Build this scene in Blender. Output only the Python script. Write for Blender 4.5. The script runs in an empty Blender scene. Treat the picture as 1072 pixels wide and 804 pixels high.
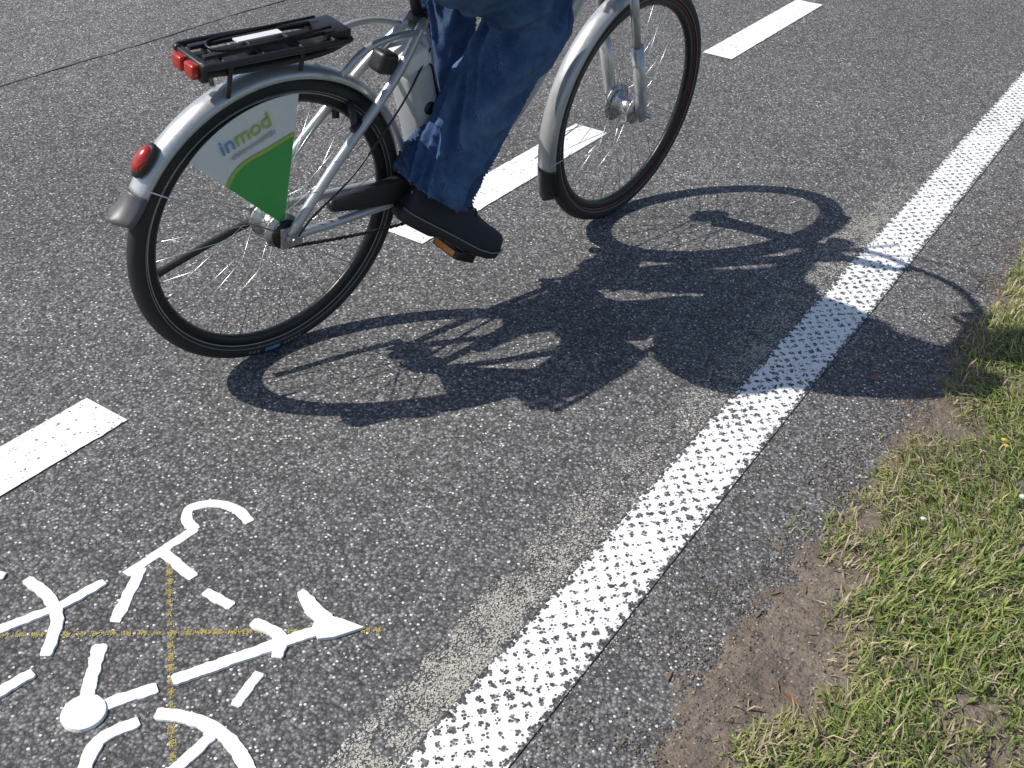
import bpy, math, random
import numpy as np
from mathutils import Vector, Matrix, noise
random.seed(4); rng=np.random.default_rng(4)
sc=bpy.context.scene
sc.view_settings.view_transform='Standard'; sc.view_settings.look='None'; sc.view_settings.exposure=0

# ------------------------------------------------------------------ helpers
def new_obj(name,verts,faces,mat=None,parent=None,smooth=False,matrix=None):
    me=bpy.data.meshes.new(name); me.from_pydata([tuple(v) for v in verts],[],[tuple(f) for f in faces]); me.update()
    ob=bpy.data.objects.new(name,me); sc.collection.objects.link(ob)
    if mat is not None: me.materials.append(mat)
    if parent is not None: ob.parent=parent
    if matrix is not None: ob.matrix_world=matrix
    if smooth:
        for p in me.polygons: p.use_smooth=True
    return ob
def join(*geos):
    V=[];Fc=[]
    for v,f in geos:
        n=len(V); V+=[tuple(a) for a in v]; Fc+=[tuple(i+n for i in q) for q in f]
    return V,Fc
def catmull(pts,n=6):
    P=[Vector(p) for p in pts]; P=[P[0]*2-P[1]]+P+[P[-1]*2-P[-2]]; out=[]
    for i in range(1,len(P)-2):
        for k in range(n):
            t=k/n; a,b,c,d=P[i-1],P[i],P[i+1],P[i+2]
            out.append(.5*((2*b)+(c-a)*t+(2*a-5*b+4*c-d)*t*t+(3*b-a-3*c+d)*t**3))
    out.append(P[-2]); return out
def lerp_list(vals,n):
    out=[]
    for i in range(len(vals)-1):
        for k in range(n):
            t=k/n; a,b=vals[i],vals[i+1]
            out.append(tuple(x*(1-t)+y*t for x,y in zip(a,b)) if isinstance(a,tuple) else a*(1-t)+b*t)
    out.append(vals[-1]); return out
def tube(pts,rad,seg=12,ref=None,caps=True):
    P=[Vector(p) for p in pts]; n=len(P)
    if not isinstance(rad,(list,tuple)): rad=[rad]*n
    V=[];Fc=[]
    t0=(P[1]-P[0]).normalized()
    if ref is None:
        s=t0.orthogonal().normalized()
    for i in range(n):
        t=((P[min(i+1,n-1)]-P[max(i-1,0)])).normalized()
        if ref is not None: s=Vector(ref).cross(t).normalized()
        else: s=(s-t*s.dot(t)).normalized()
        o=t.cross(s)
        r=rad[i]; ra,rb=(r if isinstance(r,tuple) else (r,r))
        for k in range(seg):
            a=2*math.pi*k/seg; V.append(P[i]+s*(ra*math.cos(a))+o*(rb*math.sin(a)))
    for i in range(n-1):
        for k in range(seg):
            k2=(k+1)%seg; Fc.append((i*seg+k,i*seg+k2,(i+1)*seg+k2,(i+1)*seg+k))
    if caps: Fc.append(tuple(range(seg-1,-1,-1))); Fc.append(tuple((n-1)*seg+k for k in range(seg)))
    return V,Fc
def revolve(prof,c,a0=0,a1=2*math.pi,n=96,closedp=True,closeda=True):
    V=[];Fc=[]; m=len(prof); N=n if closeda else n+1
    for i in range(N):
        a=a0+(a1-a0)*i/n
        for j,(r,y) in enumerate(prof): V.append((c[0]+r*math.cos(a),y,c[1]+r*math.sin(a)))
    for i in range(n):
        i2=(i+1)%N
        for j in range(m if closedp else m-1):
            j2=(j+1)%m; Fc.append((i*m+j,i*m+j2,i2*m+j2,i2*m+j))
    return V,Fc
def cyl(p0,p1,r,seg=20): return tube([p0,p1],r,seg)
def box(c,d,rot=None):
    V=[];
    for x in(-.5,.5):
        for y in(-.5,.5):
            for z in(-.5,.5):
                v=Vector((x*d[0],y*d[1],z*d[2])); v=rot@v if rot else v; V.append(v+Vector(c))
    return V,[(0,1,3,2),(4,6,7,5),(0,4,5,1),(2,3,7,6),(0,2,6,4),(1,5,7,3)]
def bevel(ob,w,s=3):
    m=ob.modifiers.new('bevel','BEVEL'); m.width=w; m.segments=s; m.limit_method='ANGLE'
    for p in ob.data.polygons: p.use_smooth=True
    return ob
def ellipsoid(c,r,seg=20,rings=12,rot=None):
    V=[];Fc=[]
    for i in range(1,rings):
        th=math.pi*i/rings
        for k in range(seg):
            a=2*math.pi*k/seg; v=Vector((r[0]*math.sin(th)*math.cos(a),r[1]*math.sin(th)*math.sin(a),r[2]*math.cos(th)))
            V.append((rot@v if rot else v)+Vector(c))
    for i in range(rings-2):
        for k in range(seg):
            k2=(k+1)%seg; Fc.append((i*seg+k,(i+1)*seg+k,(i+1)*seg+k2,i*seg+k2))
    Fc.append(tuple(range(seg))); Fc.append(tuple((rings-2)*seg+k for k in range(seg-1,-1,-1)))
    return V,Fc

# ------------------------------------------------------------------ node helpers
class NT:
    def __init__(s,name):
        s.m=bpy.data.materials.new(name); s.m.use_nodes=True; s.t=s.m.node_tree; s.t.nodes.clear()
        s.out=s.t.nodes.new('ShaderNodeOutputMaterial')
        s.co=s.t.nodes.new('ShaderNodeTexCoord')
    def n(s,k,**kw):
        q=s.t.nodes.new('ShaderNode'+k)
        for a,b in kw.items(): setattr(q,a,b)
        return q
    def l(s,a,b): s.t.links.new(a,b)
    def val(s,q,i,v):
        if isinstance(v,bpy.types.NodeSocket): s.l(v,q.inputs[i])
        else: q.inputs[i].default_value=v
    def math(s,op,a,b=0.0,c=None,clamp=False):
        q=s.n('Math',operation=op,use_clamp=clamp); s.val(q,0,a); s.val(q,1,b)
        if c is not None: s.val(q,2,c)
        return q.outputs[0]
    def noise(s,scale,detail=3,rough=.5,vec=None,dist=0):
        q=s.n('TexNoise'); q.inputs['Scale'].default_value=scale; q.inputs['Detail'].default_value=detail; q.inputs['Roughness'].default_value=rough; q.inputs['Distortion'].default_value=dist
        s.l(vec or s.co.outputs['Object'],q.inputs['Vector']); return q
    def vor(s,scale,vec=None,feature='F1',rnd=1):
        q=s.n('TexVoronoi',feature=feature); q.inputs['Scale'].default_value=scale; q.inputs['Randomness'].default_value=rnd
        s.l(vec or s.co.outputs['Object'],q.inputs['Vector']); return q
    def ramp(s,fac,stops,interp='LINEAR'):
        q=s.n('ValToRGB'); q.color_ramp.interpolation=interp; e=q.color_ramp.elements
        while len(e)<len(stops): e.new(.5)
        for el,(p,c) in zip(e,stops):
            el.position=p; el.color=(c,c,c,1) if not isinstance(c,tuple) else c+(1,)
        s.l(fac,q.inputs[0]); return q.outputs[0]
    def mix(s,fac,a,b,mode='MIX'):
        q=s.n('Mix',data_type='RGBA',blend_type=mode); s.val(q,0,fac)
        for i,v in ((6,a),(7,b)):
            if isinstance(v,tuple): v=v+(1,) if len(v)==3 else v
            s.val(q,i,v)
        return q.outputs[2]
    def sep(s,v=None):
        q=s.n('SeparateXYZ'); s.l(v or s.co.outputs['Object'],q.inputs[0]); return q.outputs
    def bsdf(s,col,rough=.6,metal=0,spec=.5,bump=None,bs=.3,bd=.002,coat=0):
        b=s.n('BsdfPrincipled'); s.val(b,'Base Color',col if not isinstance(col,tuple) else col+(1,)); s.val(b,'Roughness',rough); s.val(b,'Metallic',metal)
        s.val(b,'Specular IOR Level',spec); s.val(b,'Coat Weight',coat)
        if bump is not None:
            q=s.n('Bump'); q.inputs['Strength'].default_value=bs; q.inputs['Distance'].default_value=bd; s.l(bump,q.inputs['Height']); s.l(q.outputs[0],b.inputs['Normal'])
        s.l(b.outputs[0],s.out.inputs[0]); return s.m
def simple(name,c,rough=.45,metal=0,var=.25,bs=.05,scale=40,spec=.5,coat=0):
    t=NT(name); nz=t.noise(scale,3,.6)
    col=t.mix(1,tuple(c),t.ramp(nz.outputs[0],[(0.2,1-var),(.8,1.0)]),'MULTIPLY')
    r=t.math('MULTIPLY_ADD',nz.outputs[0],.2,rough-.1,clamp=True)
    return t.bsdf(col,r,metal,spec,nz.outputs[0] if bs>.02 else None,bs,.002,coat=coat)

# ------------------------------------------------------------------ materials
def asph_nodes(t,gain,warm=0.0):
    v=t.vor(165); rc=t.sep(v.outputs['Color']); d=v.outputs['Distance']
    big=t.noise(1.3,4,.62); mid=t.noise(17,3,.7); fine=t.noise(380,1,.5)
    stone=t.ramp(rc[0],[(0,.062),(.3,.092),(.65,.135),(1,.24)])
    stone=t.mix(1,stone,t.ramp(d,[(.2,1.10),(.68,.46)]),'MULTIPLY')
    fl=t.math('MULTIPLY',t.math('GREATER_THAN',rc[1],.875),t.math('LESS_THAN',d,t.math('MULTIPLY_ADD',rc[2],.36,.10)))
    stone=t.mix(fl,stone,t.ramp(rc[2],[(0,.26),(1,.52)]))
    g=t.math('MULTIPLY_ADD',big.outputs[0],.60,.70); g=t.math('MULTIPLY',g,t.math('MULTIPLY_ADD',mid.outputs[0],.8,.60)); g=t.math('MULTIPLY',g,t.math('MULTIPLY_ADD',fine.outputs[0],.7,.65))
    g=t.math('MULTIPLY',g,gain)
    cc=t.n('CombineXYZ'); 
    t.l(t.math('MULTIPLY',g,1.03+warm),cc.inputs[0]); t.l(g,cc.inputs[1]); t.l(t.math('MULTIPLY',g,1.0-warm),cc.inputs[2])
    col=t.mix(1,stone,cc.outputs[0],'MULTIPLY')
    return col,t.math('SUBTRACT',t.math('MULTIPLY',fine.outputs[0],.35),d),v
def asphalt(name,gain=1.0,warm=0.0):
    t=NT(name); col,h,v=asph_nodes(t,gain,warm)
    return t.bsdf(col,.8,0,.3,h,.42,.0035)
M_asph=asphalt('asphalt',1.32)
M_asph2=asphalt('asphalt_old',1.5,.02)

def paint(name,worn,col=(.80,.80,.79)):
    t=NT(name); n1=t.noise(60,4,.65); v=t.vor(190); rc=t.sep(v.outputs['Color'])
    c=t.mix(t.ramp(n1.outputs[0],[(.45,0),(.8,.4)]),col,(.55,.54,.51))
    q=t.math('ADD',t.math('MULTIPLY',n1.outputs[0],.6),t.math('MULTIPLY',rc[0],.4))
    c=t.mix(t.math('LESS_THAN',q,worn),c,(.15,.15,.148))
    return t.bsdf(c,.6,0,.4,v.outputs['Distance'],.25,.002)
M_paint=paint('white_road_paint',.21)
M_dash=paint('white_dash_paint',.29)

def edge_paint():
    t=NT('structured_edge_line_paint'); s=t.sep(); x,y=s[0],s[1]
    acol,ah,vo=asph_nodes(t,1.05)
    w=t.noise(24,3,.65); wv=t.math('MULTIPLY_ADD',w.outputs[0],4.2,-2.1)
    K=math.pi/.038
    u=t.math('ADD',t.math('MULTIPLY',t.math('ADD',x,t.math('MULTIPLY',y,1.1)),K),wv)
    v=t.math('SUBTRACT',t.math('MULTIPLY',t.math('SUBTRACT',x,t.math('MULTIPLY',y,1.1)),K),wv)
    c=t.math('ABSOLUTE',t.math('MULTIPLY',t.math('SINE',u),t.math('SINE',v)))
    vp=t.vor(150); d=vp.outputs['Distance']; r=t.sep(vp.outputs['Color'])
    big=t.noise(7.0,3,.65)
    thr=t.math('MULTIPLY_ADD',c,.78,-.07)
    thr=t.math('ADD',thr,t.math('MULTIPLY_ADD',big.outputs[0],.8,-.40))
    thr=t.math('ADD',thr,t.math('MULTIPLY_ADD',r[0],.36,-.18))
    # wear increases towards both borders
    e=t.math('SUBTRACT',.072,t.math('ABSOLUTE',t.math('SUBTRACT',y,.6137)))
    thr=t.math('ADD',thr,t.math('MULTIPLY',t.math('SUBTRACT',.014,e,clamp=True),22.0))
    hole=t.math('LESS_THAN',d,thr)
    rag=t.math('GREATER_THAN',e,t.math('MULTIPLY',t.math('POWER',r[1],1.6),.016))
    a=t.math('MULTIPLY',t.math('SUBTRACT',1,hole),rag)
    n1=t.noise(75,2); colr=t.mix(t.ramp(n1.outputs[0],[(.42,0),(.8,.5)]),(.80,.80,.79),(.50,.49,.47))
    col=t.mix(a,acol,colr)
    h=t.math('ADD',t.math('MULTIPLY',a,.6),t.math('MULTIPLY',ah,.4))
    return t.bsdf(col,.65,0,.35,h,.5,.0025)
M_edge=edge_paint()
M_beige=simple('faded_line_paint',(.56,.535,.47),.8,0,.45,.3,60)
M_fleck=simple('paint_flecks',(.62,.62,.60),.75,0,.3,.3,200)
M_yellow=simple('yellow_chalk',(.50,.42,.14),.9,0,.4,.3,200)

def soilmat():
    t=NT('verge_soil'); v=t.vor(170); n1=t.noise(9,5,.7); n2=t.noise(110,3,.6)
    c=t.mix(t.ramp(n1.outputs[0],[(.3,0),(.7,1)]),(.12,.095,.078),(.225,.185,.150))
    c=t.mix(t.ramp(n2.outputs[0],[(.48,0),(.75,.8)]),c,(.07,.058,.045))
    rc=t.sep(v.outputs['Color'])
    c=t.mix(t.math('MULTIPLY',t.math('GREATER_THAN',rc[0],.92),t.math('LESS_THAN',v.outputs['Distance'],.33)),c,(.34,.31,.27))
    c=t.mix(t.ramp(rc[1],[(.84,0),(.92,.7)]),c,(.10,.10,.10))
    return t.bsdf(c,.95,0,.12,t.math('ADD',n2.outputs[0],t.math('MULTIPLY',v.outputs['Distance'],-.5)),.7,.005)
M_soil=soilmat()
def groundmat():
    t=NT('grass_ground'); n1=t.noise(1.2,5,.65); n2=t.noise(35,4,.7)
    c=t.mix(n1.outputs[0],(.05,.075,.02),(.09,.10,.035)); c=t.mix(t.ramp(n2.outputs[0],[(.4,0),(.8,.7)]),c,(.10,.08,.05))
    return t.bsdf(c,.95,0,.1,n2.outputs[0],.8,.02)
M_ground=groundmat()
def attrmat(name,rough=.6,trans=0.0):
    t=NT(name); at=t.n('Attribute',attribute_name='Col')
    b=t.n('BsdfPrincipled'); t.l(at.outputs['Color'],b.inputs['Base Color']); b.inputs['Roughness'].default_value=rough; b.inputs['Specular IOR Level'].default_value=.25
    if trans:
        tr=t.n('BsdfTranslucent'); t.l(at.outputs['Color'],tr.inputs['Color'])
        mx=t.n('MixShader'); mx.inputs[0].default_value=trans; t.l(b.outputs[0],mx.inputs[1]); t.l(tr.outputs[0],mx.inputs[2]); t.l(mx.outputs[0],t.out.inputs[0])
    else: t.l(b.outputs[0],t.out.inputs[0])
    return t.m
M_blade=attrmat('grass_blades',.5,.25); M_crumb=attrmat('crumbs',.9)

M_silver=simple('silver_paint',(.52,.53,.54),.34,.5,.12,.02,60,coat=.3)
M_alu=simple('brushed_aluminium',(.55,.55,.55),.36,.9,.2,.05,80)
M_steel=simple('spoke_steel',(.6,.6,.6),.3,.9,.1,.0,60)
M_black=simple('black_plastic',(.022,.022,.024),.42,0,.3,.06,90)
M_dgrey=simple('dark_grey_plastic',(.10,.10,.105),.42,0,.2,.05,90)
M_welt=simple('shoe_welt',(.22,.22,.21),.6,0,.2,.05,90)
M_rim=simple('dark_rim',(.03,.03,.032),.35,.5,.2,.03,70)
M_tyre=simple('tyre_rubber',(.026,.026,.027),.7,0,.4,.25,160)
M_red=simple('red_reflector',(.42,.02,.012),.22,0,.3,.08,120,coat=.6)
M_orange=simple('orange_reflector',(.75,.22,.02),.25,0,.2,.05,120)
M_white=simple('white_panel',(.74,.75,.74),.4,0,.08,.01,30)
M_green=simple('green_panel',(.06,.40,.09),.4,0,.15,.01,20)
M_blue=simple('blue_print',(.10,.33,.55),.4,0,.1,.01,30)
M_lime=simple('lime_print',(.36,.52,.08),.4,0,.1,.01,30)
M_grey=simple('grey_plastic',(.45,.47,.48),.42,.05,.12,.03,50)
M_stripe=simple('tyre_stripe',(.22,.22,.22),.5,0,.3,.02,80)
M_skin=simple('skin',(.55,.33,.24),.5,0,.12,.05,50)
M_hair=simple('brown_hair',(.06,.035,.02),.6,0,.5,.5,150)
M_jacket=simple('dark_jacket',(.03,.035,.05),.8,0,.3,.3,120)
M_sock=simple('black_sock',(.02,.02,.022),.9,0,.3,.3,200)
M_shoe=simple('navy_shoe_suede',(.020,.023,.036),.75,0,.35,.35,220)
M_sole=simple('shoe_sole',(.022,.021,.021),.6,0,.3,.2,120)
M_eye=simple('eye_white',(.7,.7,.7),.2,0,.05,0,30)
M_lip=simple('lips',(.42,.16,.13),.45,0,.1,.05,50)
def denim():
    t=NT('blue_denim'); n1=t.noise(9,4,.65); n2=t.noise(45,4,.75); wv=t.n('TexWave',wave_type='BANDS'); wv.inputs['Scale'].default_value=170; wv.inputs['Distortion'].default_value=3; wv.inputs['Detail'].default_value=1
    t.l(t.co.outputs['Object'],wv.inputs['Vector'])
    c=t.mix(t.ramp(n1.outputs[0],[(.38,0),(.68,1)]),(.030,.064,.155),(.075,.14,.275))
    at=t.n('Attribute',attribute_name='fold'); c=t.mix(t.math('MULTIPLY',at.outputs['Fac'],.38,clamp=True),c,(.17,.25,.40))
    c=t.mix(t.ramp(n2.outputs[0],[(.45,0),(.8,.55)]),c,(.018,.036,.085))
    c=t.mix(.25,c,wv.outputs['Color'],'OVERLAY')
    h=t.math('ADD',t.math('MULTIPLY',wv.outputs['Fac'],.15),n2.outputs[0])
    return t.bsdf(c,.9,0,.15,h,.5,.004)
M_denim=denim()

# ------------------------------------------------------------------ camera
R=Vector((.99837,.03266,.0468)).normalized(); Fv=Vector((0,.82005,-.57229)).normalized()
D=Fv.cross(R).normalized()
if D.z>0: D=-D
m=Matrix.Identity(4)
for i,c in enumerate((R,-D,-Fv)):
    for j in range(3): m[j][i]=c[j]
m.translation=(0,0,1.4892)
cam=bpy.data.cameras.new('camera'); cam.lens=1144.7022*36/1072; cam.sensor_width=36; cam.clip_end=2000; cam.clip_start=.05
co=bpy.data.objects.new('camera',cam); sc.collection.objects.link(co); co.matrix_world=m; sc.camera=co

# ------------------------------------------------------------------ light
w=bpy.data.worlds.new('World'); sc.world=w; w.use_nodes=True; nt=w.node_tree
bg=nt.nodes['Background']; sk=nt.nodes.new('ShaderNodeTexSky'); sk.sky_type='NISHITA'; sk.sun_disc=False
L=Vector((.9173,.0359,-1)).normalized()
sk.sun_elevation=math.asin(-L.z); sk.sun_rotation=math.atan2(-L.x,-L.y)%(2*math.pi)
nt.links.new(sk.outputs[0],bg.inputs[0]); bg.inputs[1].default_value=.12
su=bpy.data.lights.new('sun','SUN'); su.energy=5.0; su.angle=math.radians(.5); su.color=(1,.955,.88)
so=bpy.data.objects.new('sun',su); sc.collection.objects.link(so); so.rotation_euler=L.to_track_quat('-Z','Y').to_euler(); so.location=(-5,0,8)

# ------------------------------------------------------------------ road frame: x along the road, y towards the left
PHI=.5568
RM=Matrix.Rotation(math.pi/2-PHI,4,'Z')
def sheet(name,x0,x1,y0,y1,z,mat,nx=1,ny=1,fn=None):
    V=[];Fc=[]
    for i in range(nx+1):
        for j in range(ny+1):
            x=x0+(x1-x0)*i/nx; y=y0+(y1-y0)*j/ny; V.append((x,y,z+(fn(x,y) if fn else 0)))
    for i in range(nx):
        for j in range(ny):
            a=i*(ny+1)+j; Fc.append((a,a+ny+1,a+ny+2,a+1))
    return new_obj(name,V,Fc,mat,None,False,RM)
sheet('ground',-300,300,-300,300,-.05,M_ground)
sheet('road',-60,120,-.2,3.68,0,M_asph)
sheet('carriageway',-60,120,3.68,9.5,0.0,M_asph2)
V=[];Fc=[]
for i in range(401):
    x=-2+i*.045; a=.004+.009*abs(noise.noise(Vector((x*5,1,0)))); o=.02*noise.noise(Vector((x*1.3,5,0)))+.012*noise.noise(Vector((x*14,5,0)))
    V+=[(x,3.68+o-a,.004),(x,3.68+o+a,.004)]
    if i: k=2*i; Fc.append((k-2,k,k+1,k-1))
t=NT('bitumen_joint'); nz=t.noise(60,3); M_joint=t.bsdf(t.mix(nz.outputs[0],(.08,.08,.078),(.15,.147,.14)),.8,0,.3,nz.outputs[0],.5,.003)
new_obj('road_joint',V,Fc,M_joint,None,False,RM)

edge=sheet('edge_line',-20,60,.5417,.6857,.0025,M_edge)
for k in range(-6,16):
    a=2.236+k*2.147
    n=60; P=[]
    for i in range(n+1): x=a+1.0845*i/n; P.append((x,1.7914-.068+.0035*noise.noise(Vector((x*35,1,k)))))
    for i in range(n+1): x=a+1.0845*(1-i/n); P.append((x,1.7914+.068+.0035*noise.noise(Vector((x*35,8,k)))))
    V=[(x,y,.003) for x,y in P]; Fc=[(i,i+1,2*n-i,2*n+1-i) for i in range(n)]
    new_obj('lane_dash',V,Fc,M_dash,None,False,RM)
def g(x,c,s): return math.exp(-((x-c)/s)**2)
def flakes(name,N,x0,x1,y0,y1,dens,rmin,rmax,mat,z0=.0018,hf=None,cols=None,up_=0.0):
    """small irregular chips lying on the surface, one mesh"""
    xs=rng.uniform(x0,x1,N); ys=rng.uniform(y0,y1,N); us=rng.random(N); V=[];Fc=[];C=[]
    for x,y,u in zip(xs,ys,us):
        if u>dens(x,y): continue
        r=rmin+(rmax-rmin)*rng.random()**2; k=5; a0=rng.random()*6.28; z=z0+rng.random()*.0012+(hf(x,y) if hf else 0)
        n=len(V); tlt=up_*r
        for q in range(k):
            a=a0+2*math.pi*q/k; rr=r*rng.uniform(.6,1.15); V.append((x+rr*math.cos(a),y+rr*math.sin(a),z+tlt*rng.uniform(-.2,1)))
        if up_:
            V.append((x,y,z+tlt*1.5))
            for q in range(k): Fc.append((n+q,n+(q+1)%k,n+k))
        else: Fc.append(tuple(range(n,n+k)))
        if cols is not None:
            c=cols[rng.integers(len(cols))]; f=rng.uniform(.6,1.2); C+=[(c[0]*f,c[1]*f,c[2]*f,1)]*(k+(1 if up_ else 0))
    ob=new_obj(name,V,Fc,mat,None,False,RM)
    if cols is not None:
        at=ob.data.attributes.new('Col','FLOAT_COLOR','POINT'); at.data.foreach_set('color',np.array(C).reshape(-1))
    return ob
def fd(x,y):
    cl=.60+.9*noise.noise(Vector((x*8,y*13,2)))+.8*noise.noise(Vector((x*34,y*34,5)))
    c=.722+.012*math.sin(x*5)
    lat=max(0,1-(abs(y-c)/.078)**2.0)
    return max(0,lat*cl*(1.25*g(x,1.02,.36)+.35*g(x,2.35,.35)+.6*g(x,3.15,.28)+.18*g(x,1.8,.5)+.07))
flakes('faded_line',120000,.2,4.2,.65,.81,fd,.0009,.0030,M_beige,.0004)
def sp(x,y):
    cl=max(0,.4+noise.noise(Vector((x*5,y*7,8))))
    return .012+.9*g(x,1.215,.035)*g(y,1.875,.022)+.9*g(x,1.974,.05)*g(y,1.88,.035)+.14*g(y,1.79,.12)*cl+.22*g(y,.86,.18)*cl+.07*cl
flakes('paint_flecks',60000,.3,4.5,.69,2.3,sp,.0009,.0027,M_fleck,.0004)
flakes('paint_flecks',12000,.3,4.5,.36,.55,lambda x,y:.06+.55*g(y,.535,.02),.0009,.0026,M_fleck,.0004)

# ---- bicycle symbol laid in thin thermoplastic strips
zc=[.0012]
def ribbon(pts,w,w1=None):
    zc[0]+=.00022; z=zc[0]; w1=w if w1 is None else w1
    P=[Vector((a,-b,0)) for a,b in pts]
    if len(P)>2: P=catmull(P,5)
    V=[];Fc=[];Q=[]
    for a,b in zip(P[:-1],P[1:]):
        k=max(1,int((b-a).length/.005)); Q+=[a.lerp(b,i/k) for i in range(k)]
    Q.append(P[-1]); P=Q; n=len(P)
    for i,p in enumerate(P):
        t=(P[min(i+1,n-1)]-P[max(i-1,0)]).normalized(); s=Vector((-t.y,t.x,0)); ww=w+(w1-w)*i/(n-1)
        endr=1.0 if 0<i<n-1 else .75
        e1=endr*ww/2*(1+.28*noise.noise(p*60)+.12*noise.noise(p*180)); e2=endr*ww/2*(1+.28*noise.noise(p*60+Vector((9,9,9)))+.12*noise.noise(p*180+Vector((3,3,3))))
        for off,zz in ((-e1-.0008,.0002),(-e1,z),(e2,z),(e2+.0008,.0002)):
            q=p+s*off; V.append((q.x,q.y,zz))
        if i:
            k=4*i
            for j in range(3): Fc.append((k-4+j,k+j,k+j+1,k-3+j))
    Fc.append((0,1,2,3)); k=4*(n-1); Fc.append((k+3,k+2,k+1,k))
    return V,Fc
def disc(c,r,z=.0064):
    V=[(c[0]+r*math.cos(a)*(1+.08*noise.noise(Vector((math.cos(a)*2,math.sin(a)*2,3)))),-c[1]+r*math.sin(a),z) for a in np.linspace(0,2*math.pi,25)[:-1]]
    V2=[(c[0]+(v[0]-c[0])*1.04,-c[1]+(v[1]+c[1])*1.04,.0002) for v in V]
    return V+V2,[tuple(range(24))]+[(i,i+24,(i+1)%24+24,(i+1)%24) for i in range(24)]
def poly(pts,z=.0068):
    P=[(a,-b) for a,b in pts]; n=len(P); V=[(x,y,z) for x,y in P]+[(x,y,.0002) for x,y in P]
    return V,[tuple(range(n))]+[(i,i+n,(i+1)%n+n,(i+1)%n) for i in range(n)]
W=.0212
sym=join(
 ribbon([(1.096,-1.274),(1.108,-1.325),(1.092,-1.372),(1.056,-1.398),(1.027,-1.378),(1.018,-1.342)],W),
 ribbon([(1.020,-1.345),(.856,-1.354)],W*.95),
 ribbon([(.885,-1.345),(.766,-1.277)],W),
 ribbon([(.939,-1.353),(.924,-1.248)],W),
 ribbon([(.912,-1.206),(.915,-1.139)],W*.95),
 ribbon([(.834,-.991),(.759,-.975)],W*.9),
 disc((.607,-1.160),.035),
 ribbon([(.718,-1.256),(.617,-1.172)],W*1.1),
 ribbon([(.617,-1.158),(.712,-1.106)],W*1.1),
 ribbon([(.674,-1.067),(.700,-1.015),(.709,-.947),(.686,-.872),(.65,-.82)],W*1.1),
 ribbon([(.595,-.96),(.698,-.962)],W*.9),
 ribbon([(.52,-1.06),(.585,-1.098),(.648,-1.076)],W*1.05),
 ribbon([(.741,-1.488),(.737,-1.422),(.710,-1.361),(.646,-1.308)],W),
 ribbon([(.60,-1.435),(.638,-1.421),(.735,-1.385),(.820,-1.369)],W*.9),
 ribbon([(.69,-1.58),(.722,-1.525)],W), ribbon([(.52,-1.31),(.612,-1.295)],W),
 ribbon([(.735,-1.095),(.86,-1.03),(.975,-.968)],W*1.1),
 ribbon([(.908,-1.082),(.913,-1.018),(.872,-.990)],W*1.0),
 ribbon([(1.014,-1.064),(.998,-1.02),(.985,-.975)],W*.85,W*1.8),
 poly([(.992,-1.000),(.962,-.988),(.945,-.960),(.965,-.940),(1.014,-.912),(1.006,-.955)][::-1]))
new_obj('bicycle_road_marking',*sym,M_paint,None,False,RM)
def yd(x,y):
    a=0
    for p,q in(((.93,-1.32),(.60,-.945)),((.60,-1.452),(1.03,-.888))):
        A_=(p[0],-p[1]); ab=(q[0]-p[0],-q[1]+p[1]); l_=math.hypot(*ab); tt=((x-A_[0])*ab[0]+(y-A_[1])*ab[1])/l_**2
        if 0<tt<1:
            dd=abs((x-A_[0])*ab[1]-(y-A_[1])*ab[0])/l_
            on=1 if (tt*l_/.026)%1<.55 else .15
            a=max(a,on*max(0,1-dd/.0075)*(.75+.7*noise.noise(Vector((x*12,y*12,1)))))
    return a
flakes('chalk_line',230000,.6,1.05,.88,1.46,yd,.0008,.0019,M_yellow,.0006)

# ------------------------------------------------------------------ verge
gx=[-3,.6,1.129,1.196,1.337,1.47,1.624,1.916,2.325,2.638,3.051,3.6,8]; gy=[.27,.25,.265,.280,.19,.218,.335,.325,.255,.31,.29,.30,.25]
sx=[-3,1.039,1.257,1.579,1.891,2.347,3.272,8]; sy=[.39,.376,.405,.378,.345,.320,.316,.32]
def gb(x): return float(np.interp(x,gx,gy))+.03*noise.noise(Vector((x*7,2,0)))+.02*noise.noise(Vector((x*23,7,0)))
def hgt(x,y):
    d=float(np.interp(x,sx,sy))-y
    base=min(.045,.13*max(0,d))+(.07*d if d<0 else 0)
    return base-.003+.006*noise.noise(Vector((x*11,y*11,0)))+.006*noise.noise(Vector((x*34,y*34,3)))+.0025*noise.noise(Vector((x*90,y*90,7)))
sheet('soil_verge',-2,7,.50,-1.3,0.0,M_soil,1000,200,lambda x,y:hgt(x,y)-(.02 if y>.46 else 0))
sheet('grass_verge',-60,120,-1.25,-12,.03,M_ground,60,12)
def cd(x,y):
    d=float(np.interp(x,sx,sy))-y; cl=.55+.9*noise.noise(Vector((x*8,y*8,4)))
    return max(0,min(1,cl*(.9*g(d,.0,.055)+.22)))*(1 if d<.2 else .4)
flakes('soil_crumbs',70000,.7,4.0,.05,.53,cd,.0009,.0034,M_crumb,.0,lambda x,y:max(0.0006,hgt(x,y)),[(.16,.13,.10),(.21,.17,.14),(.11,.09,.07),(.15,.148,.145),(.34,.31,.27)],.6)
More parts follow.
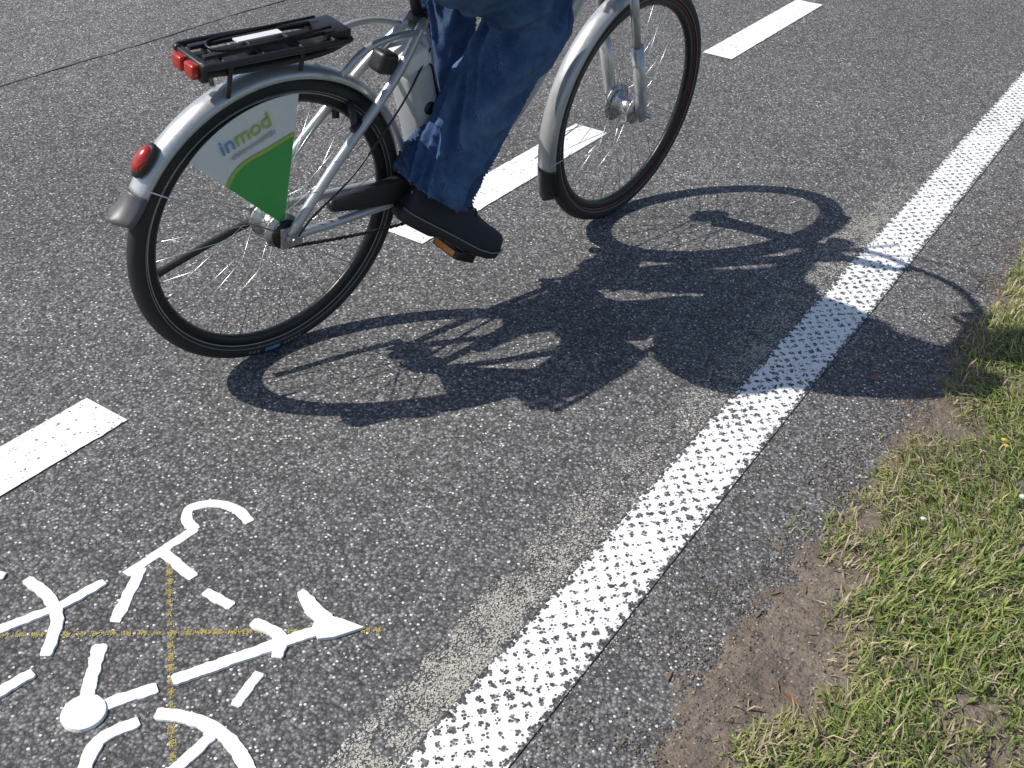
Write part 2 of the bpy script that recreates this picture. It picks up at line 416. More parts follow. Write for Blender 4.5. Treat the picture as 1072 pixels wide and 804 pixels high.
def blades(N,x0,x1,ylo,lmin,lmax):
    xs=rng.uniform(x0,x1,N*2); us=rng.uniform(0,1,N*2); base=[]
    for x,u in zip(xs,us):
        ge=gb(x); y=ylo+(ge+.06-ylo)*u; d=ge-y
        cl=noise.noise(Vector((x*6,y*6,11)))+.5*noise.noise(Vector((x*17,y*17,4)))
        if d<0.0 and rng.random()>.06+.16*max(0,cl): continue
        if d<.12 and rng.random()>(.30+d*5)+cl*.9: continue
        if cl<-.38 and rng.random()>.25: continue
        base.append((x,y,d,cl))
        if len(base)>=N: break
    V=np.zeros((len(base),5,3)); C=np.ones((len(base),5,4))
    for i,(x,y,d,cl) in enumerate(base):
        z=hgt(x,y)-.002; comb=3.0*noise.noise(Vector((x*2.6,y*2.6,0)))+rng.normal(0,1.1)
        Ln=rng.uniform(lmin,lmax)*(1+.4*cl)*(.6 if d<.03 else 1); lean=min(1.5,max(.25,rng.normal(1.08,.3)))
        dx,dy=math.cos(comb),math.sin(comb); wd=rng.uniform(.0009,.0023)
        sx_,sy_=-dy*wd,dx*wd
        h1=Ln*.5*math.cos(lean*.6); r1=Ln*.5*math.sin(lean*.6); h2=h1+Ln*.5*math.cos(min(1.75,lean*1.45)); r2=r1+Ln*.5*math.sin(lean*1.3)
        V[i]=[(x-sx_,y-sy_,z),(x+sx_,y+sy_,z),(x+dx*r1+sx_*.8,y+dy*r1+sy_*.8,z+h1),(x+dx*r1-sx_*.8,y+dy*r1-sy_*.8,z+h1),(x+dx*r2,y+dy*r2,max(z+.003,z+h2))]
        u=rng.random(); dry=.28+.35*max(0,-cl)+(.25 if d<.08 else 0)
        if u<dry: c=np.array((.54,.46,.29))*rng.uniform(.4,1.2)
        elif u<dry+.38: c=np.array((.31,.36,.10))*rng.uniform(.65,1.2)
        else: c=np.array((.13,.21,.045))*rng.uniform(.55,1.4)
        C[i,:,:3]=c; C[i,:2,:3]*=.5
    n=len(base); idx=np.arange(n)*5
    F4=np.stack([idx,idx+1,idx+2,idx+3],1); F3=np.stack([idx+3,idx+2,idx+4],1)
    return V.reshape(-1,3),[tuple(a) for a in F4.tolist()]+[tuple(a) for a in F3.tolist()],C.reshape(-1)
b1=blades(52000,.7,4.2,-.55,.025,.06); b2=blades(20000,-2,7,-1.3,.03,.07)
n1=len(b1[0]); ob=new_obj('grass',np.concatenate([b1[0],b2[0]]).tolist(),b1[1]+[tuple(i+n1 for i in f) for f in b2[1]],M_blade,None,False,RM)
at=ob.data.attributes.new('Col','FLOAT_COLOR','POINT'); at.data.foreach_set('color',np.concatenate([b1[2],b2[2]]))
def bit(x,y,sz,ang,el=2.5,z=.012):
    V=[];n=7
    for i in range(n):
        t_=i/(n-1); wd=math.sin(math.pi*t_)**.8*sz/2; l=(t_-.5)*sz*el; zz=z+.1*sz*math.cos(t_*7)+.05*sz
        ca,sa=math.cos(ang),math.sin(ang)
        for s_ in(-1,0,1): V.append((x+l*ca-s_*wd*sa,y+l*sa+s_*wd*ca,zz+(.12*sz if s_ else 0)))
    Fc=[]
    for i in range(n-1):
        for k in(0,1): a=3*i+k; Fc.append((a,a+3,a+4,a+1))
    return V,Fc
M_leaf=simple('dry_leaf_mat',(.42,.15,.035),.8,0,.4,.3,150); M_litter=simple('litter_mat',(.24,.17,.10),.9,0,.5,.3,150); M_leaf2=simple('brown_leaf_mat',(.22,.10,.05),.8,0,.4,.3,150)
new_obj('dry_leaf',*bit(2.37,.43,.013,.4,1.6,.004),M_leaf,None,True,RM)
new_obj('dry_leaf',*bit(1.30,.22,.011,1.3,4.2,hgt(1.3,.22)+.006),M_leaf2,None,True,RM)
new_obj('verge_litter',*join(*[bit(x_,y_,rng.uniform(.002,.006),rng.uniform(0,6),rng.uniform(2,9),max(0,hgt(x_,y_))+.004) for x_,y_ in zip(rng.uniform(.9,3.4,130),rng.uniform(.05,.42,130))]),M_litter,None,True,RM)
def daisy(x,y,r=.008):
    z=hgt(x,y)+.035; V=[(x,y,z)];Fc=[]
    for k in range(10):
        a=2*math.pi*k/10; V+=[(x+r*math.cos(a-.22),y+r*math.sin(a-.22),z+.002),(x+r*1.05*math.cos(a+.22),y+r*1.05*math.sin(a+.22),z+.001)]; Fc.append((0,len(V)-2,len(V)-1))
    return V,Fc
M_yel=simple('yellow_petals',(.6,.5,.04),.6,0,.2,.05,90)
new_obj('daisy_flower',*join(*[daisy(x,y,r) for x,y,r in((2.03,.02,.008),(2.08,-.03,.007),(1.86,.17,.006),(2.5,.02,.007))]),M_white,None,False,RM)
new_obj('dandelion_flower',*join(*[daisy(x,y,r) for x,y,r in((2.22,.10,.007),(2.2,.09,.006),(2.26,.05,.006))]),M_yel,None,False,RM)

# ------------------------------------------------------------------ bicycle (local: x forward, y left, z up)
psi,lean=.7792,.1181
hd=Vector((math.sin(psi),math.cos(psi),0)); rt=Vector((math.cos(psi),-math.sin(psi),0))
up=Vector((0,0,1))*math.cos(lean)+rt*math.sin(lean); lf=up.cross(hd).normalized()
BM=Matrix.Identity(4)
for i,c in enumerate((hd,lf,up)):
    for j in range(3): BM[j][i]=c[j]
BM.translation=(-.5863,2.2377,.0)
bike=bpy.data.objects.new('bicycle',None); sc.collection.objects.link(bike); bike.matrix_world=BM
rider=bpy.data.objects.new('cyclist',None); sc.collection.objects.link(rider); rider.matrix_world=BM
HR=(0.0,.352); HF=(1.205,.352)
ax=Vector((-.40,0,1)).normalized(); pv=Vector((1.15,0,.352)); ST=Matrix.Translation(pv)@Matrix.Rotation(.10,4,ax)@Matrix.Translation(-pv)
def st(geo): return [ST@Vector(v) for v in geo[0]],geo[1]
idt=lambda q:q
def part(name,geo,mat,smooth=True,par=bike): return new_obj(name,geo[0],geo[1],mat,par,smooth)
def wheel(pre,c,tr,hubr):
    r0,rm=.3315,.0205
    prof=[(r0+rm*math.cos(a),rm*math.sin(a)) for a in np.linspace(0,2*math.pi,21)[:-1]]
    part(pre+'_tyre',tr(revolve(prof,c,n=128)),M_tyre)
    part(pre+'_tyre_stripe',tr(join(*[revolve([(.3215+.0012*math.cos(a),s*.0187+.0012*math.sin(a)) for a in np.linspace(0,2*math.pi,7)[:-1]],c,n=128) for s in(-1,1)])),M_stripe)
    rp=[(.316,-.0125),(.318,-.009),(.314,0),(.318,.009),(.316,.0125),(.300,.012),(.292,.006),(.290,0),(.292,-.006),(.300,-.012)]
    part(pre+'_rim',tr(revolve(rp,c,n=128)),M_rim)
    part(pre+'_rim_line',tr(revolve([(.3160,-.0130),(.3135,-.0130),(.3135,-.0122),(.3160,-.0122)],c,n=128)),M_alu if pre=='rear' else M_red)
    gs=[]
    for k in range(36):
        side=-1 if k%2 else 1; sg=1 if (k//2)%2 else -1
        a=2*math.pi*k/36; b=a+sg*.95; hr=hubr*.82
        gs.append(tube([(c[0]+hr*math.cos(b),side*.029,c[1]+hr*math.sin(b)),(c[0]+.294*math.cos(a),side*.003,c[1]+.294*math.sin(a))],.0010,5))
    part(pre+'_spokes',tr(join(*gs)),M_steel)
    hp=[(.0,-.05),(.012,-.05),(.013,-.034),(hubr,-.033),(hubr,-.027),(hubr*.62,-.022),(hubr*.6,.022),(hubr,.027),(hubr,.033),(.013,.034),(.012,.05),(.0,.05)]
    part(pre+'_hub',tr(revolve(hp,c,n=40,closedp=False)),M_alu)
    a=math.radians(200); part(pre+'_valve',tr(cyl((c[0]+.29*math.cos(a),0,c[1]+.29*math.sin(a)),(c[0]+.262*math.cos(a),0,c[1]+.262*math.sin(a)),.0028,8)),M_steel)
wheel('rear',HR,idt,.042); wheel('front',HF,st,.040)
part('tyre_label',revolve([(.328,-.0208),(.338,-.0198)],HR,math.radians(-97),math.radians(-90),8,False,False),M_blue)
part('tyre_lettering',join(*[revolve([(.3285,-.0209),(.3365,-.0201)],HR,math.radians(a),math.radians(a+1.1),2,False,False) for a in (-88,-86.2,-84.4,-82.6,-80.8,-105,-103,-101)]),M_stripe)
def fender(pre,c,a0,a1,tr,R_=.374,wd=.030):
    prof=[(R_-.022,-wd)]+[(R_-.018+.018*math.cos(t_),wd*math.sin(t_)) for t_ in np.linspace(-1.5,1.5,11)]+[(R_-.022,wd)]
    ob=part(pre+'_mudguard',tr(revolve(prof,c,math.radians(a0),math.radians(a1),60,False,False)),M_silver)
    s=ob.modifiers.new('s','SOLIDIFY'); s.thickness=.0018
fender('rear',HR,2,152,idt); fender('front',HF,72,196,st,.374,.029)
def flap(nm,c,a0,a1,tr,r0,r1,w0,w1,mt):
    V=[];Fc=[];n=14
    for i in range(n+1):
        t_=i/n; a=math.radians(a0+(a1-a0)*t_); rr=r0+(r1-r0)*t_*t_; ww=w0+(w1-w0)*t_
        if t_>.85: ww*=math.sqrt(max(.05,1-((t_-.85)/.16)**2))
        for j in range(9):
            u=-1+2*j/8; V.append((c[0]+(rr-.022*u*u)*math.cos(a),ww*u,c[1]+(rr-.022*u*u)*math.sin(a)))
        if i:
            for j in range(8): q=(i-1)*9+j; Fc.append((q,q+9,q+10,q+1))
    ob=part(nm,tr((V,Fc)),mt); s=ob.modifiers.new('s','SOLIDIFY'); s.thickness=.003
flap('rear_mudflap',HR,151,161,idt,.377,.402,.032,.045,M_dgrey)
flap('front_mudflap',HF,194,209,st,.377,.390,.031,.037,M_black)
part('rear_mudguard_stays',join(*[tube([(0,s*.055,.352),(.372*math.cos(math.radians(a)),s*.03,.352+.372*math.sin(math.radians(a)))],.0018,6) for s in(-1,1) for a in(148,)]),M_steel)
part('front_mudguard_stays',st(join(*[tube([(1.205,s*.055,.352),(1.205+.372*math.cos(math.radians(a)),s*.03,.352+.372*math.sin(math.radians(a)))],.0018,6) for s in(-1,1) for a in(190,)])),M_steel)
la=math.radians(140.5); lr=Matrix.Rotation(-la,3,'Y')
part('rear_lamp',ellipsoid((.386*math.cos(la),0,.352+.386*math.sin(la)),(.014,.019,.031),16,10,lr),M_red)
part('rear_lamp_housing',ellipsoid((.380*math.cos(la),0,.352+.380*math.sin(la)),(.013,.023,.040),16,10,lr),M_black)
# advertising wedge panel
ap=(.000,.372)
def wedge(r0f,r1f,y):
    V=[];Fc=[];n=16
    for i in range(n+1):
        t_=i/n; a=math.radians(135.5-52.5*t_)
        for f in(r0f,r1f): r=f(t_); V.append((ap[0]+r*math.cos(a),y,ap[1]+r*math.sin(a)))
        if i: k=2*i; Fc.append((k-2,k,k+1,k-1))
    return V,Fc
bd=lambda t_:.195+.02*t_+.006*math.sin(t_*7)
o=part('panel_white',wedge(bd,lambda t_:.308,-.042),M_white,False); o.modifiers.new('s','SOLIDIFY').thickness=.002
o=part('panel_green',wedge(lambda t_:.014,bd,-.042),M_green,False); o.modifiers.new('s','SOLIDIFY').thickness=.002
part('panel_lime_band',wedge(lambda t_:bd(t_)-.004,lambda t_:bd(t_)+.005,-.0445),M_lime,False)
def text(nm,body,x,z,size,ang,mt,y=-.0452):
    cu=bpy.data.curves.new(nm,'FONT'); cu.body=body; cu.size=size; cu.extrude=.0003; cu.offset=.0003; cu.materials.append(mt)
    ob=bpy.data.objects.new(nm,cu); sc.collection.objects.link(ob); ob.parent=bike
    ob.matrix_local=Matrix.Translation((x,y,z))@Matrix.Rotation(-math.radians(ang),4,'Y')@Matrix.Rotation(math.pi/2,4,'X')
text('panel_lettering_a','in',-.148,.583,.050,19,M_blue); text('panel_lettering_b','mod',-.114,.595,.050,19,M_lime)
text('panel_lettering_c','elektromobilität',-.125,.568,.017,19,M_grey)
# frame
BB=Vector((.525,0,.328))
fr=[tube([BB,(.385,0,.76)],.0165,16)]
for s in(-1,1):
    fr.append(tube(catmull([(0,s*.062,.352),(.15,s*.058,.345),(.33,s*.045,.337),tuple(BB+Vector((0,s*.025,0)))],5),.0105,12))
    fr.append(tube(catmull([(0,s*.066,.358),(.12,s*.064,.50),(.28,s*.05,.655),(.385,s*.018,.765)],5),.0115,12))
    fr.append(tube(catmull([(.14,s*.05,.70),(.20,s*.052,.745),(.29,s*.045,.755),(.385,s*.02,.735)],5),.008,10))
fr.append(tube(catmull([(.955,0,.86),(.87,0,.66),(.72,0,.44),tuple(BB)],6),.023,16))
fr.append(tube([(.985,0,.80),(.905,0,1.0)],.021,18))
fr.append(cyl(BB+Vector((0,-.038,0)),BB+Vector((0,.038,0)),.024))
part('frame',join(*fr),M_silver)
part('rear_dropouts',join(*[box((.005,s*.064,.352),(.055,.006,.05)) for s in(-1,1)]+[cyl((0,-.085,.352),(0,.085,.352),.007),cyl((0,-.078,.352),(0,-.068,.352),.013),cyl((0,.068,.352),(0,.078,.352),.013)]),M_alu,False)
part('shift_cable',tube(catmull([(.40,-.03,.70),(.30,-.062,.60),(.16,-.078,.47),(.05,-.082,.40),(.01,-.082,.36)],5),.0025,6),M_black)
part('seat_post',join(tube([(.385,0,.755),(.33,0,.93)],.0135,14)),M_black)
part('seat_clamp',tube([(.389,0,.745),(.380,0,.775)],.022,16),M_black)
sd=tube(catmull([(.09,0,.955),(.14,0,.962),(.22,0,.955),(.32,0,.955),(.39,0,.95)],4),lerp_list([(.05,.02),(.095,.03),(.075,.028),(.035,.022),(.02,.014)],4),20,ref=(0,0,1))
part('saddle',sd,M_black)
d=(Vector((.385,0,.76))-BB).normalized(); rb=Matrix.Rotation(math.atan2(d.x,d.z),3,'Y')
cB=BB+d*.235+rb@Vector((-.052,0,0))
bevel(part('battery_case',box(cB,(.072,.10,.27),rb),M_grey),.022,4)
bevel(part('battery_top',box(cB+d*.15,(.078,.085,.05),rb),M_white),.014,4)
part('battery_lock',cyl(cB+d*.03+Vector((0,-.052,0)),cB+d*.03+Vector((0,-.045,0)),.016),M_black)
bevel(part('battery_rail',box(BB+d*.22+rb@Vector((-.012,0,0)),(.012,.06,.26),rb),M_black),.003)
part('wheel_lock',join(*[tube([(.19+.01*math.cos(q),.045*math.cos(q)*1.1,.56+.055*math.sin(q)) for q in np.linspace(-.3,math.pi+.3,14)],.009,10)]),M_black)
bevel(part('lock_body',box((.20,-.055,.575),(.07,.02,.028),Matrix.Rotation(-.5,3,'Y')),M_black),.006)
bevel(part('seat_stay_bracket',box((.275,-.02,.69),(.05,.05,.05),Matrix.Rotation(.3,3,'Y')),M_black),.012)
def capsule2(c0,r0,c1,r1,y0,y1,n=16):
    a=math.atan2(c1[1]-c0[1],c1[0]-c0[0]); P=[]
    for i in range(n+1): q=a+math.pi/2+math.pi*i/n; P.append((c0[0]+r0*math.cos(q),c0[1]+r0*math.sin(q)))
    for i in range(n+1): q=a-math.pi/2+math.pi*i/n; P.append((c1[0]+r1*math.cos(q),c1[1]+r1*math.sin(q)))
    m_=len(P); V=[(x,y0,z) for x,z in P]+[(x,y1,z) for x,z in P]
    return V,[tuple(range(m_)),tuple(range(2*m_-1,m_-1,-1))]+[(i,i+m_,(i+1)%m_+m_,(i+1)%m_) for i in range(m_)]
bevel(part('chain_case',capsule2((.13,.385),.015,(.515,.350),.066,-.058,-.036),M_black),.006,3)
part('sprocket',join(cyl((0,-.052,.352),(0,-.046,.352),.036,30)),M_rim)
part('chainring',join(cyl(BB+Vector((0,-.052,0)),BB+Vector((0,-.047,0)),.072,40)),M_rim)
ch=[]
for i in range(62):
    t_=i/61; p=Vector((0.0,-.049,.317)).lerp(Vector((.525,-.049,.257)),t_)+Vector((0,0,-.012*math.sin(math.pi*t_))); ch.append(box(p,(.0062,.007 if i%2 else .004,.0065)))
part('chain',join(*ch),M_rim,False)
PR=Vector((.450,-.125,.196)); PL=Vector((.600,.125,.460))
part('cranks',join(tube([BB+Vector((0,-.066,0)),PR+Vector((0,.05,0))],[(.013,.007),(.010,.007)],12,ref=(0,1,0)),tube([BB+Vector((0,.066,0)),PL+Vector((0,-.05,0))],[(.013,.007),(.010,.007)],12,ref=(0,1,0)),cyl(BB+Vector((0,-.075,0)),BB+Vector((0,.075,0)),.009)),M_alu)
footR=Matrix.Rotation(.50,3,'Y'); footL=Matrix.Rotation(.15,3,'Y')
for nm,P_,s,rr in(('right',PR,-1,footR),('left',PL,1,footL)):
    bevel(part(nm+'_pedal',join(box(P_+rr@Vector((.03,0,0)),(.012,.09,.022),rr),box(P_+rr@Vector((-.03,0,0)),(.012,.09,.022),rr),box(P_+Vector((0,.042,0)),(.07,.008,.022),rr),box(P_+Vector((0,-.042,0)),(.07,.008,.022),rr),box(P_,(.02,.085,.018),rr)),M_black),.002,2)
    part(nm+'_pedal_reflectors',join(*[box(P_+rr@Vector((q*.0375,0,0)),(.003,.07,.014),rr) for q in(-1,1)]),M_orange,False)
part('kickstand',tube(catmull([(.03,.075,.33),(-.08,.085,.30),(-.22,.088,.262),(-.245,.09,.254)],5),lerp_list([.010,.009,.009,.011],5),10),M_black)
# luggage rack
def rs(geo): return [Vector((v[0]*.86-.005,v[1]*.95,v[2]-.016)) for v in map(Vector,geo[0])],geo[1]
rk=[]
for s in(-1,1):
    rk.append(tube(catmull([(-.205,s*.045,.800),(-.19,s*.06,.800),(-.05,s*.062,.798),(.10,s*.058,.792),(.19,s*.045,.785)],5),.0075,10))
    rk.append(tube(catmull([(-.20,s*.035,.775),(-.05,s*.04,.768),(.12,s*.04,.768),(.22,s*.02,.775)],5),.007,10))
for x in(-.15,-.05,.05,.14): rk.append(tube([(x,-.06,.797),(x,.06,.797)],.005,8))
rk.append(box((-.02,0,.780),(.34,.075,.020))); rk.append(box((.165,0,.792),(.07,.085,.03)))
rk.append(box((-.03,.028,.806),(.32,.012,.008))); rk.append(box((-.03,-.028,.806),(.32,.012,.008)))
bevel(part('luggage_rack',rs(join(*rk)),M_black),.003,2)
part('rack_spring_clip',rs(join(tube(catmull([(.15,-.03,.815),(-.02,-.035,.812),(-.13,-.03,.812),(-.16,0,.812),(-.13,.03,.812),(-.02,.035,.812),(.15,.03,.815)],5),.0030,8))),M_rim)
part('rack_label',rs(box((-.03,0,.8135),(.12,.020,.003))),M_white,False)
part('rack_struts',join(*[tube([(.04,s*.053,.780),(.05,s*.03,.722)],.005,8) for s in(-1,1)]+[tube([(-.125,s*.053,.780),(-.12,s*.03,.700)],.005,8) for s in(-1,1)]),M_black)
bevel(part('rack_tail_light',rs(join(box((-.215,-.022,.784),(.022,.036,.030)),box((-.215,.024,.784),(.022,.036,.030)))),M_red),.005)
bevel(part('rack_tail_bracket',rs(box((-.200,0,.784),(.018,.10,.040))),M_black),.004)
# fork, bars (steered)
fk=[]
for s in(-1,1):
    fk.append(tube([(1.196,s*.056,.345),(1.185,s*.057,.40),(1.115,s*.058,.57)],[.014,.0175,.0175],14))
    fk.append(tube([(1.115,s*.058,.57),(1.045,s*.058,.745)],.0125,12))
fk.append(tube([(1.045,-.07,.745),(1.03,0,.765),(1.045,.07,.745)],.019,12)); fk.append(tube([(1.03,0,.76),(.985,0,.80)],.016,12))
part('fork',st(join(*fk)),M_silver)
part('front_axle',st(join(cyl((1.205,-.085,.352),(1.205,.085,.352),.007),box((1.2,-.062,.352),(.03,.008,.04)),box((1.2,.062,.352),(.03,.008,.04)),cyl((1.205,.036,.352),(1.205,.040,.352),.055,36))),M_alu)
part('handlebar',st(join(tube([(.905,0,1.0),(.885,0,1.07),(.90,0,1.10)],.014,12),tube(catmull([(.70,-.29,1.085),(.80,-.27,1.10),(.90,-.14,1.105),(.91,0,1.10),(.90,.14,1.105),(.80,.27,1.10),(.70,.29,1.085)],6),.0115,12))),M_alu)
part('handlebar_grips',st(join(*[tube([(.69,s*.292,1.083),(.81,s*.268,1.101)],.0165,12) for s in(-1,1)])),M_black)
part('brake_levers',st(join(*[tube(catmull([(.86,s*.20,1.10),(.87,s*.24,1.085),(.80,s*.30,1.07),(.76,s*.31,1.065)],4),.006,8) for s in(-1,1)]+[tube(catmull([(.86,s*.2,1.1),(.98,s*.14,1.14),(1.03,s*.05,1.02),(1.0,s*.03,.85)],5),.003,6) for s in(-1,1)])),M_black)
part('head_lamp',st(join(tube([(1.03,0,.80),(1.09,0,.80)],[.022,.034],18))),M_black)
part('head_lamp_glass',st(cyl((1.09,0,.80),(1.096,0,.80),.031,20)),M_white)

# ------------------------------------------------------------------ cyclist
hipR=Vector((.22,-.09,1.0)); hipL=Vector((.20,.09,1.0)); kR=Vector((.645,-.125,.80)); kL=Vector((.60,.125,.965)); aR=Vector((.405,-.09,.415)); aL=Vector((.555,.115,.575))
def limb(pts,rad,ref,n=5,seg=24): 
    return tube(catmull(pts,n),lerp_list(rad,n),seg,ref=ref)
body=[]
body.append(limb([(.13,0,1.00),(.19,0,1.0),(.19,0,1.12),(.20,0,1.28),(.235,0,1.40),(.255,0,1.47),(.26,0,1.50)],[(.10,.06),(.185,.125),(.165,.12),(.18,.13),(.20,.13),(.14,.09),(.06,.06)],(1,0,0)))
body.append(ellipsoid((.17,0,.99),(.15,.19,.085)))
body.append(limb([(.26,0,1.46),(.285,0,1.53),(.30,0,1.58)],[.06,.055,.055],(1,0,0)))
headc=Vector((.33,0,1.665))
body.append(ellipsoid(headc+Vector((0,0,.02)),(.098,.077,.105))); body.append(ellipsoid(headc+Vector((.025,0,-.055)),(.070,.058,.065)))
body.append(limb([headc+Vector((.088,0,.025)),headc+Vector((.108,0,-.005)),headc+Vector((.112,0,-.02)),headc+Vector((.085,0,-.03))],[.009,.012,.015,.010],(0,1,0),3,12))
for s in(-1,1): body.append(ellipsoid(headc+Vector((-.005,s*.079,.0)),(.020,.008,.032)))
for s,h,k,a in((-1,hipR,kR,aR),(1,hipL,kL,aL)):
    sh=(k-a).normalized(); q=1.0 if s<0 else .80
    body.append(limb([h+Vector((-.04,0,0)),h.lerp(k,.35)+Vector((0,0,.005)),h.lerp(k,.75),k+(k-h)*.02],[(.105,.10),(.10,.098),(.090,.092),(.084,.084)],(0,0,1)))
    body.append(limb([k+Vector((.0,0,.03)),k-sh*.06,k.lerp(a,.35)+Vector((-.012,0,0)),k.lerp(a,.7),a+sh*.03,a-sh*.048],[(.078,.080),(.088*q,.090*q),(.088*q,.09*q),(.085*q,.088*q),(.086*q,.095*q),(.088*q,.104*q)],(0,1,0),6,28))
    body.append(limb([a+sh*.05,a-sh*.03,a-sh*.085],[.042,.036,.038],(0,1,0),3,16))
fing=[]
for s in(-1,1):
    S=Vector((.26,s*.185,1.435)); E=Vector((.41,s*.30,1.19)); Wp=ST@Vector((.675,s*.285,1.125)); G=ST@Vector((.75,s*.281,1.094))
    body.append(limb([(.24,s*.10,1.44),S,S.lerp(E,.5),E,E.lerp(Wp,.5),Wp],[(.06,.06),(.068,.072),(.056,.058),(.050,.050),(.042,.043),(.033,.036)],(0,1,0)))
    body.append(limb([Wp+(E-Wp)*.12,Wp,Wp.lerp(G,.6)+Vector((0,0,.012)),G+Vector((.03,0,.012))],[(.024,.028),(.020,.028),(.040,.015),(.036,.012)],(0,0,1),4,16))
    for i,(o_,ln) in enumerate(((-.030,.9),(-.010,1.0),(.011,.95),(.031,.8))):
        b=G+Vector((.035,-s*o_,.010))
        fing.append(limb([b+Vector((-.03,0,.002)),b+Vector((.008,0,.006)),b+Vector((.026*ln,0,-.014)),b+Vector((.016*ln,0,-.036)),b+Vector((-.008,0,-.040))],[.010,.0095,.009,.0085,.007],(0,1,0),3,10))
    fing.append(limb([Wp.lerp(G,.4)+Vector((0,-s*.022,.004)),G+Vector((-.02,-s*.048,-.002)),G+Vector((.006,-s*.046,-.022))],[.012,.011,.009],(1,0,0),3,10))
bg_=join(*body,*fing)
tmp=new_obj('cyclist_body',bg_[0],bg_[1],None,None)
rm=tmp.modifiers.new('r','REMESH'); rm.mode='VOXEL'; rm.voxel_size=.0060
sm=tmp.modifiers.new('sm','SMOOTH'); sm.factor=.5; sm.iterations=3
dg=bpy.context.evaluated_depsgraph_get(); me=bpy.data.meshes.new_from_object(tmp.evaluated_get(dg)); 
bpy.data.objects.remove(tmp)
def segd(p,a,b):
    ab=b-a; t_=max(0,min(1,(p-a).dot(ab)/ab.length_squared)); return (p-a-ab*t_).length,t_
legs=[(hipR,kR,aR),(hipL,kL,aL)]
for q in [M_denim,M_jacket,M_skin,M_sock]: me.materials.append(q)
nr=[v.normal.copy() for v in me.vertices]
def region(p):
    if p.z>1.535: return 2
    if p.z>1.03:
        for s in(-1,1):
            Wp=ST@Vector((.675,s*.285,1.125))
            if p.x>Wp.x-.012 and (p-Wp).length<.20: return 2
    for h,k,a in legs:
        sh=(k-a).normalized()
        if (p-a).dot(-sh)>.047 and (p-a).length<.14: return 3
    if p.z<1.06 or (p.x>.35 and p.z<1.08 and abs(p.y)<.24): return 0
    return 1
fold=np.zeros(len(me.vertices))
for i,v in enumerate(me.vertices):
    p=v.co; rg=region(p)
    if rg>=2: continue
    amp=0
    if rg==0:
        for h,k,a in legs:
            dd,t_=segd(p,k,a); d2,t2=segd(p,h,k)
            if dd<.14 and dd<d2+.02:
                ax_=(a-k).normalized(); al=(p-k).dot(ax_); rad=(p-k)-ax_*al; e1=(Vector((1,0,0))-ax_*ax_.x).normalized(); ang=math.atan2(rad.dot(Vector((0,1,0))),rad.dot(e1))
                q=Vector((math.cos(ang)*1.0,math.sin(ang)*1.0,al*(13+4*math.sin(ang))+1.7*math.sin(ang+.5)))
                q2=Vector((math.cos(ang)*2.2,math.sin(ang)*2.2,al*6+7))
                kk=.75+1.1*t_**2+.7*max(0,1-t_*3.0)
                n1_=1-abs(noise.noise(q))*3.4; n2_=noise.noise(q2)
                amp=kk*(.0105*(n1_-.35)+.008*n2_)+.003*noise.noise(p*30); fold[i]=max(0,min(1,.6*(n1_)+.7*n2_))*(1 if t_<.8 else .5)
                break
            elif d2<.16:
                ax_=(k-h).normalized(); al=(p-h).dot(ax_); n1_=1-abs(noise.noise(Vector((p.y*8,p.z*8,al*12))))*3
                amp=.009*(n1_-.3)*(.6+t2*.8)+.003*noise.noise(p*30); fold[i]=max(0,min(1,.6*n1_))
    else: amp=.010*noise.noise(Vector((p.x*12,p.y*9,p.z*14)))+.003*noise.noise(p*40)
    v.co=p+nr[i]*amp
at=me.attributes.new('fold','FLOAT','POINT'); at.data.foreach_set('value',fold)
for f in me.polygons:
    f.material_index=region(f.center); f.use_smooth=True
bo=bpy.data.objects.new('body',me); sc.collection.objects.link(bo); bo.parent=rider
hv,hf=ellipsoid(headc+Vector((-.012,0,.035)),(.102,.086,.105),32,20)
hv=[Vector(v)+((Vector(v)-headc).normalized()*(.006*noise.noise(Vector(v)*45))) for v in hv]
hv=[v if not (v.x>headc.x+.055 and v.z<headc.z+.07) else Vector((headc.x+.05,v.y*.8,v.z)) for v in hv]
part('hair',(hv,hf),M_hair,True,rider)
part('eyes',join(*[ellipsoid(headc+Vector((.083,s*.031,.022)),(.012,.013,.009)) for s in(-1,1)]),M_eye,True,rider)
part('pupils',join(*[ellipsoid(headc+Vector((.0925,s*.031,.022)),(.004,.006,.006)) for s in(-1,1)]),M_hair,True,rider)
part('mouth',ellipsoid(headc+Vector((.089,0,-.055)),(.008,.024,.006)),M_lip,True,rider)
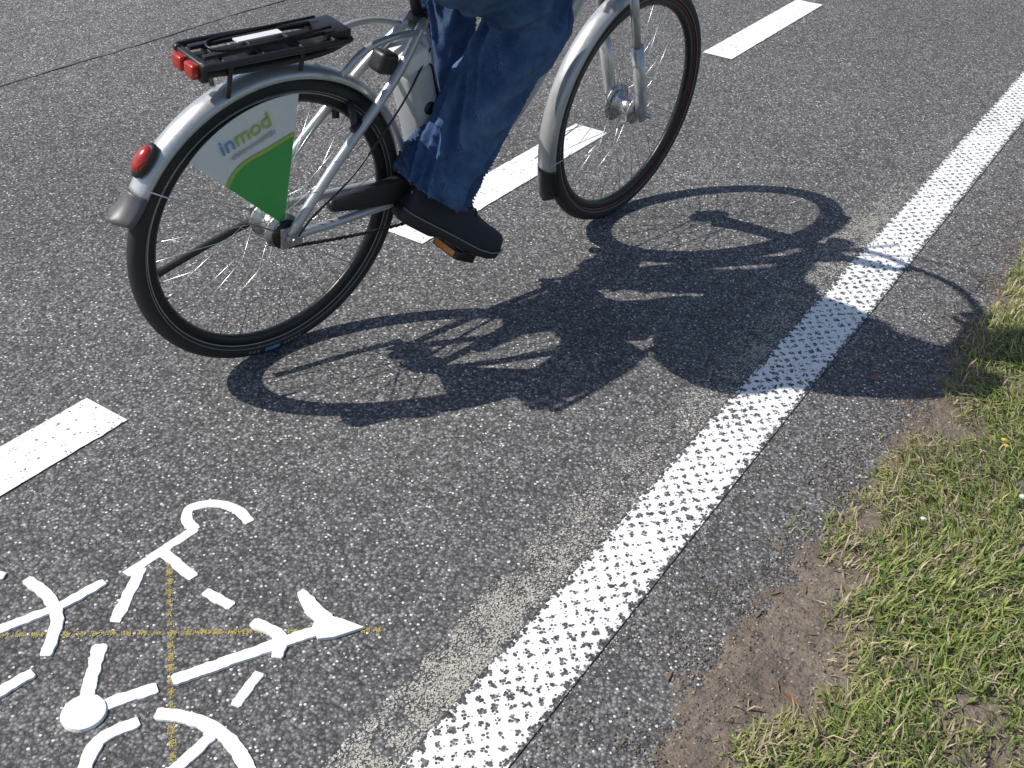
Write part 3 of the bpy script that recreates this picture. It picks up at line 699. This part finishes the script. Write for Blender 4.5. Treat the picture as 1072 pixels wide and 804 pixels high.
def shoe(pre,heel,toe,upv):
    f=(toe-heel); Ln=f.length; f=f.normalized(); s=upv.cross(f).normalized(); u=f.cross(s).normalized()
    st_=[(0,.024,.060),(.03,.033,.085),(.10,.038,.105),(.18,.040,.120),(.28,.041,.122),(.38,.042,.106),(.5,.045,.088),(.62,.049,.074),(.74,.052,.063),(.86,.048,.054),(.95,.036,.043),(1.0,.016,.028)]
    V=[];Fc=[];seg=20
    for t_,w_,h_ in st_:
        for k in range(seg):
            a=2*math.pi*k/seg; cx=math.cos(a); sz=math.sin(a)
            yy=w_*cx*(1 if sz<0 else (1-.18*sz)); zz=(h_*max(0,sz)**.85 if sz>0 else -.004*abs(sz))
            spring=.018*(max(0,t_-.7)/.3)**2
            V.append(heel+f*(t_*Ln)+s*yy+u*(zz+.016+spring))
    n=len(st_)
    for i in range(n-1):
        for k in range(seg): k2=(k+1)%seg; Fc.append((i*seg+k,i*seg+k2,(i+1)*seg+k2,(i+1)*seg+k))
    Fc.append(tuple(range(seg-1,-1,-1))); Fc.append(tuple((n-1)*seg+k for k in range(seg)))
    o_=part(pre+'_shoe',(V,Fc),M_shoe,True,rider); q=o_.modifiers.new('ss','SUBSURF'); q.levels=2; q.render_levels=2
    V=[];Fc=[];V2=[]
    for t_,w_,h_ in [(-.012,.02,0)]+[(a,b+.004,c) for a,b,c in st_[1:-1]]+[(1.012,.016,0)]:
        spring=.018*(max(0,t_-.7)/.3)**2; th=.028 if t_<.35 else .018
        c=heel+f*(t_*Ln)
        V+=[c-s*w_+u*(.020+spring),c+s*w_+u*(.020+spring),c+s*w_*.96+u*(.018-th+spring),c-s*w_*.96+u*(.018-th+spring)]
        V2.append((c,w_,spring))
    for i in range(n-1):
        for k in range(4): k2=(k+1)%4; Fc.append((4*i+k,4*i+k2,4*i+4+k2,4*i+4+k))
    Fc.append((3,2,1,0)); k=4*(n-1); Fc.append((k,k+1,k+2,k+3))
    bevel(part(pre+'_sole',(V,Fc),M_sole,True,rider),.004,2)
    welt=join(*[tube([c+s*(sg*w_*1.01)+u*(.021+sp_) for c,w_,sp_ in V2],.0020,6) for sg in(-1,1)])
    part(pre+'_welt',welt,M_welt,True,rider)
    lc=[]
    for t_,h_ in((.46,.112),(.53,.102),(.60,.093)):
        c=heel+f*(t_*Ln)+u*h_; lc.append(tube([c-s*.024-u*.006,c+u*.002,c+s*.024-u*.006],.0028,8))
    part(pre+'_laces',join(*lc),M_dgrey,True,rider)
shoe('right',Vector((.300,-.070,.325)),Vector((.548,-.160,.155)),Vector((.4,-.05,.9)))
shoe('left',Vector((.450,.110,.483)),Vector((.725,.14,.450)),Vector((.1,0,1)))
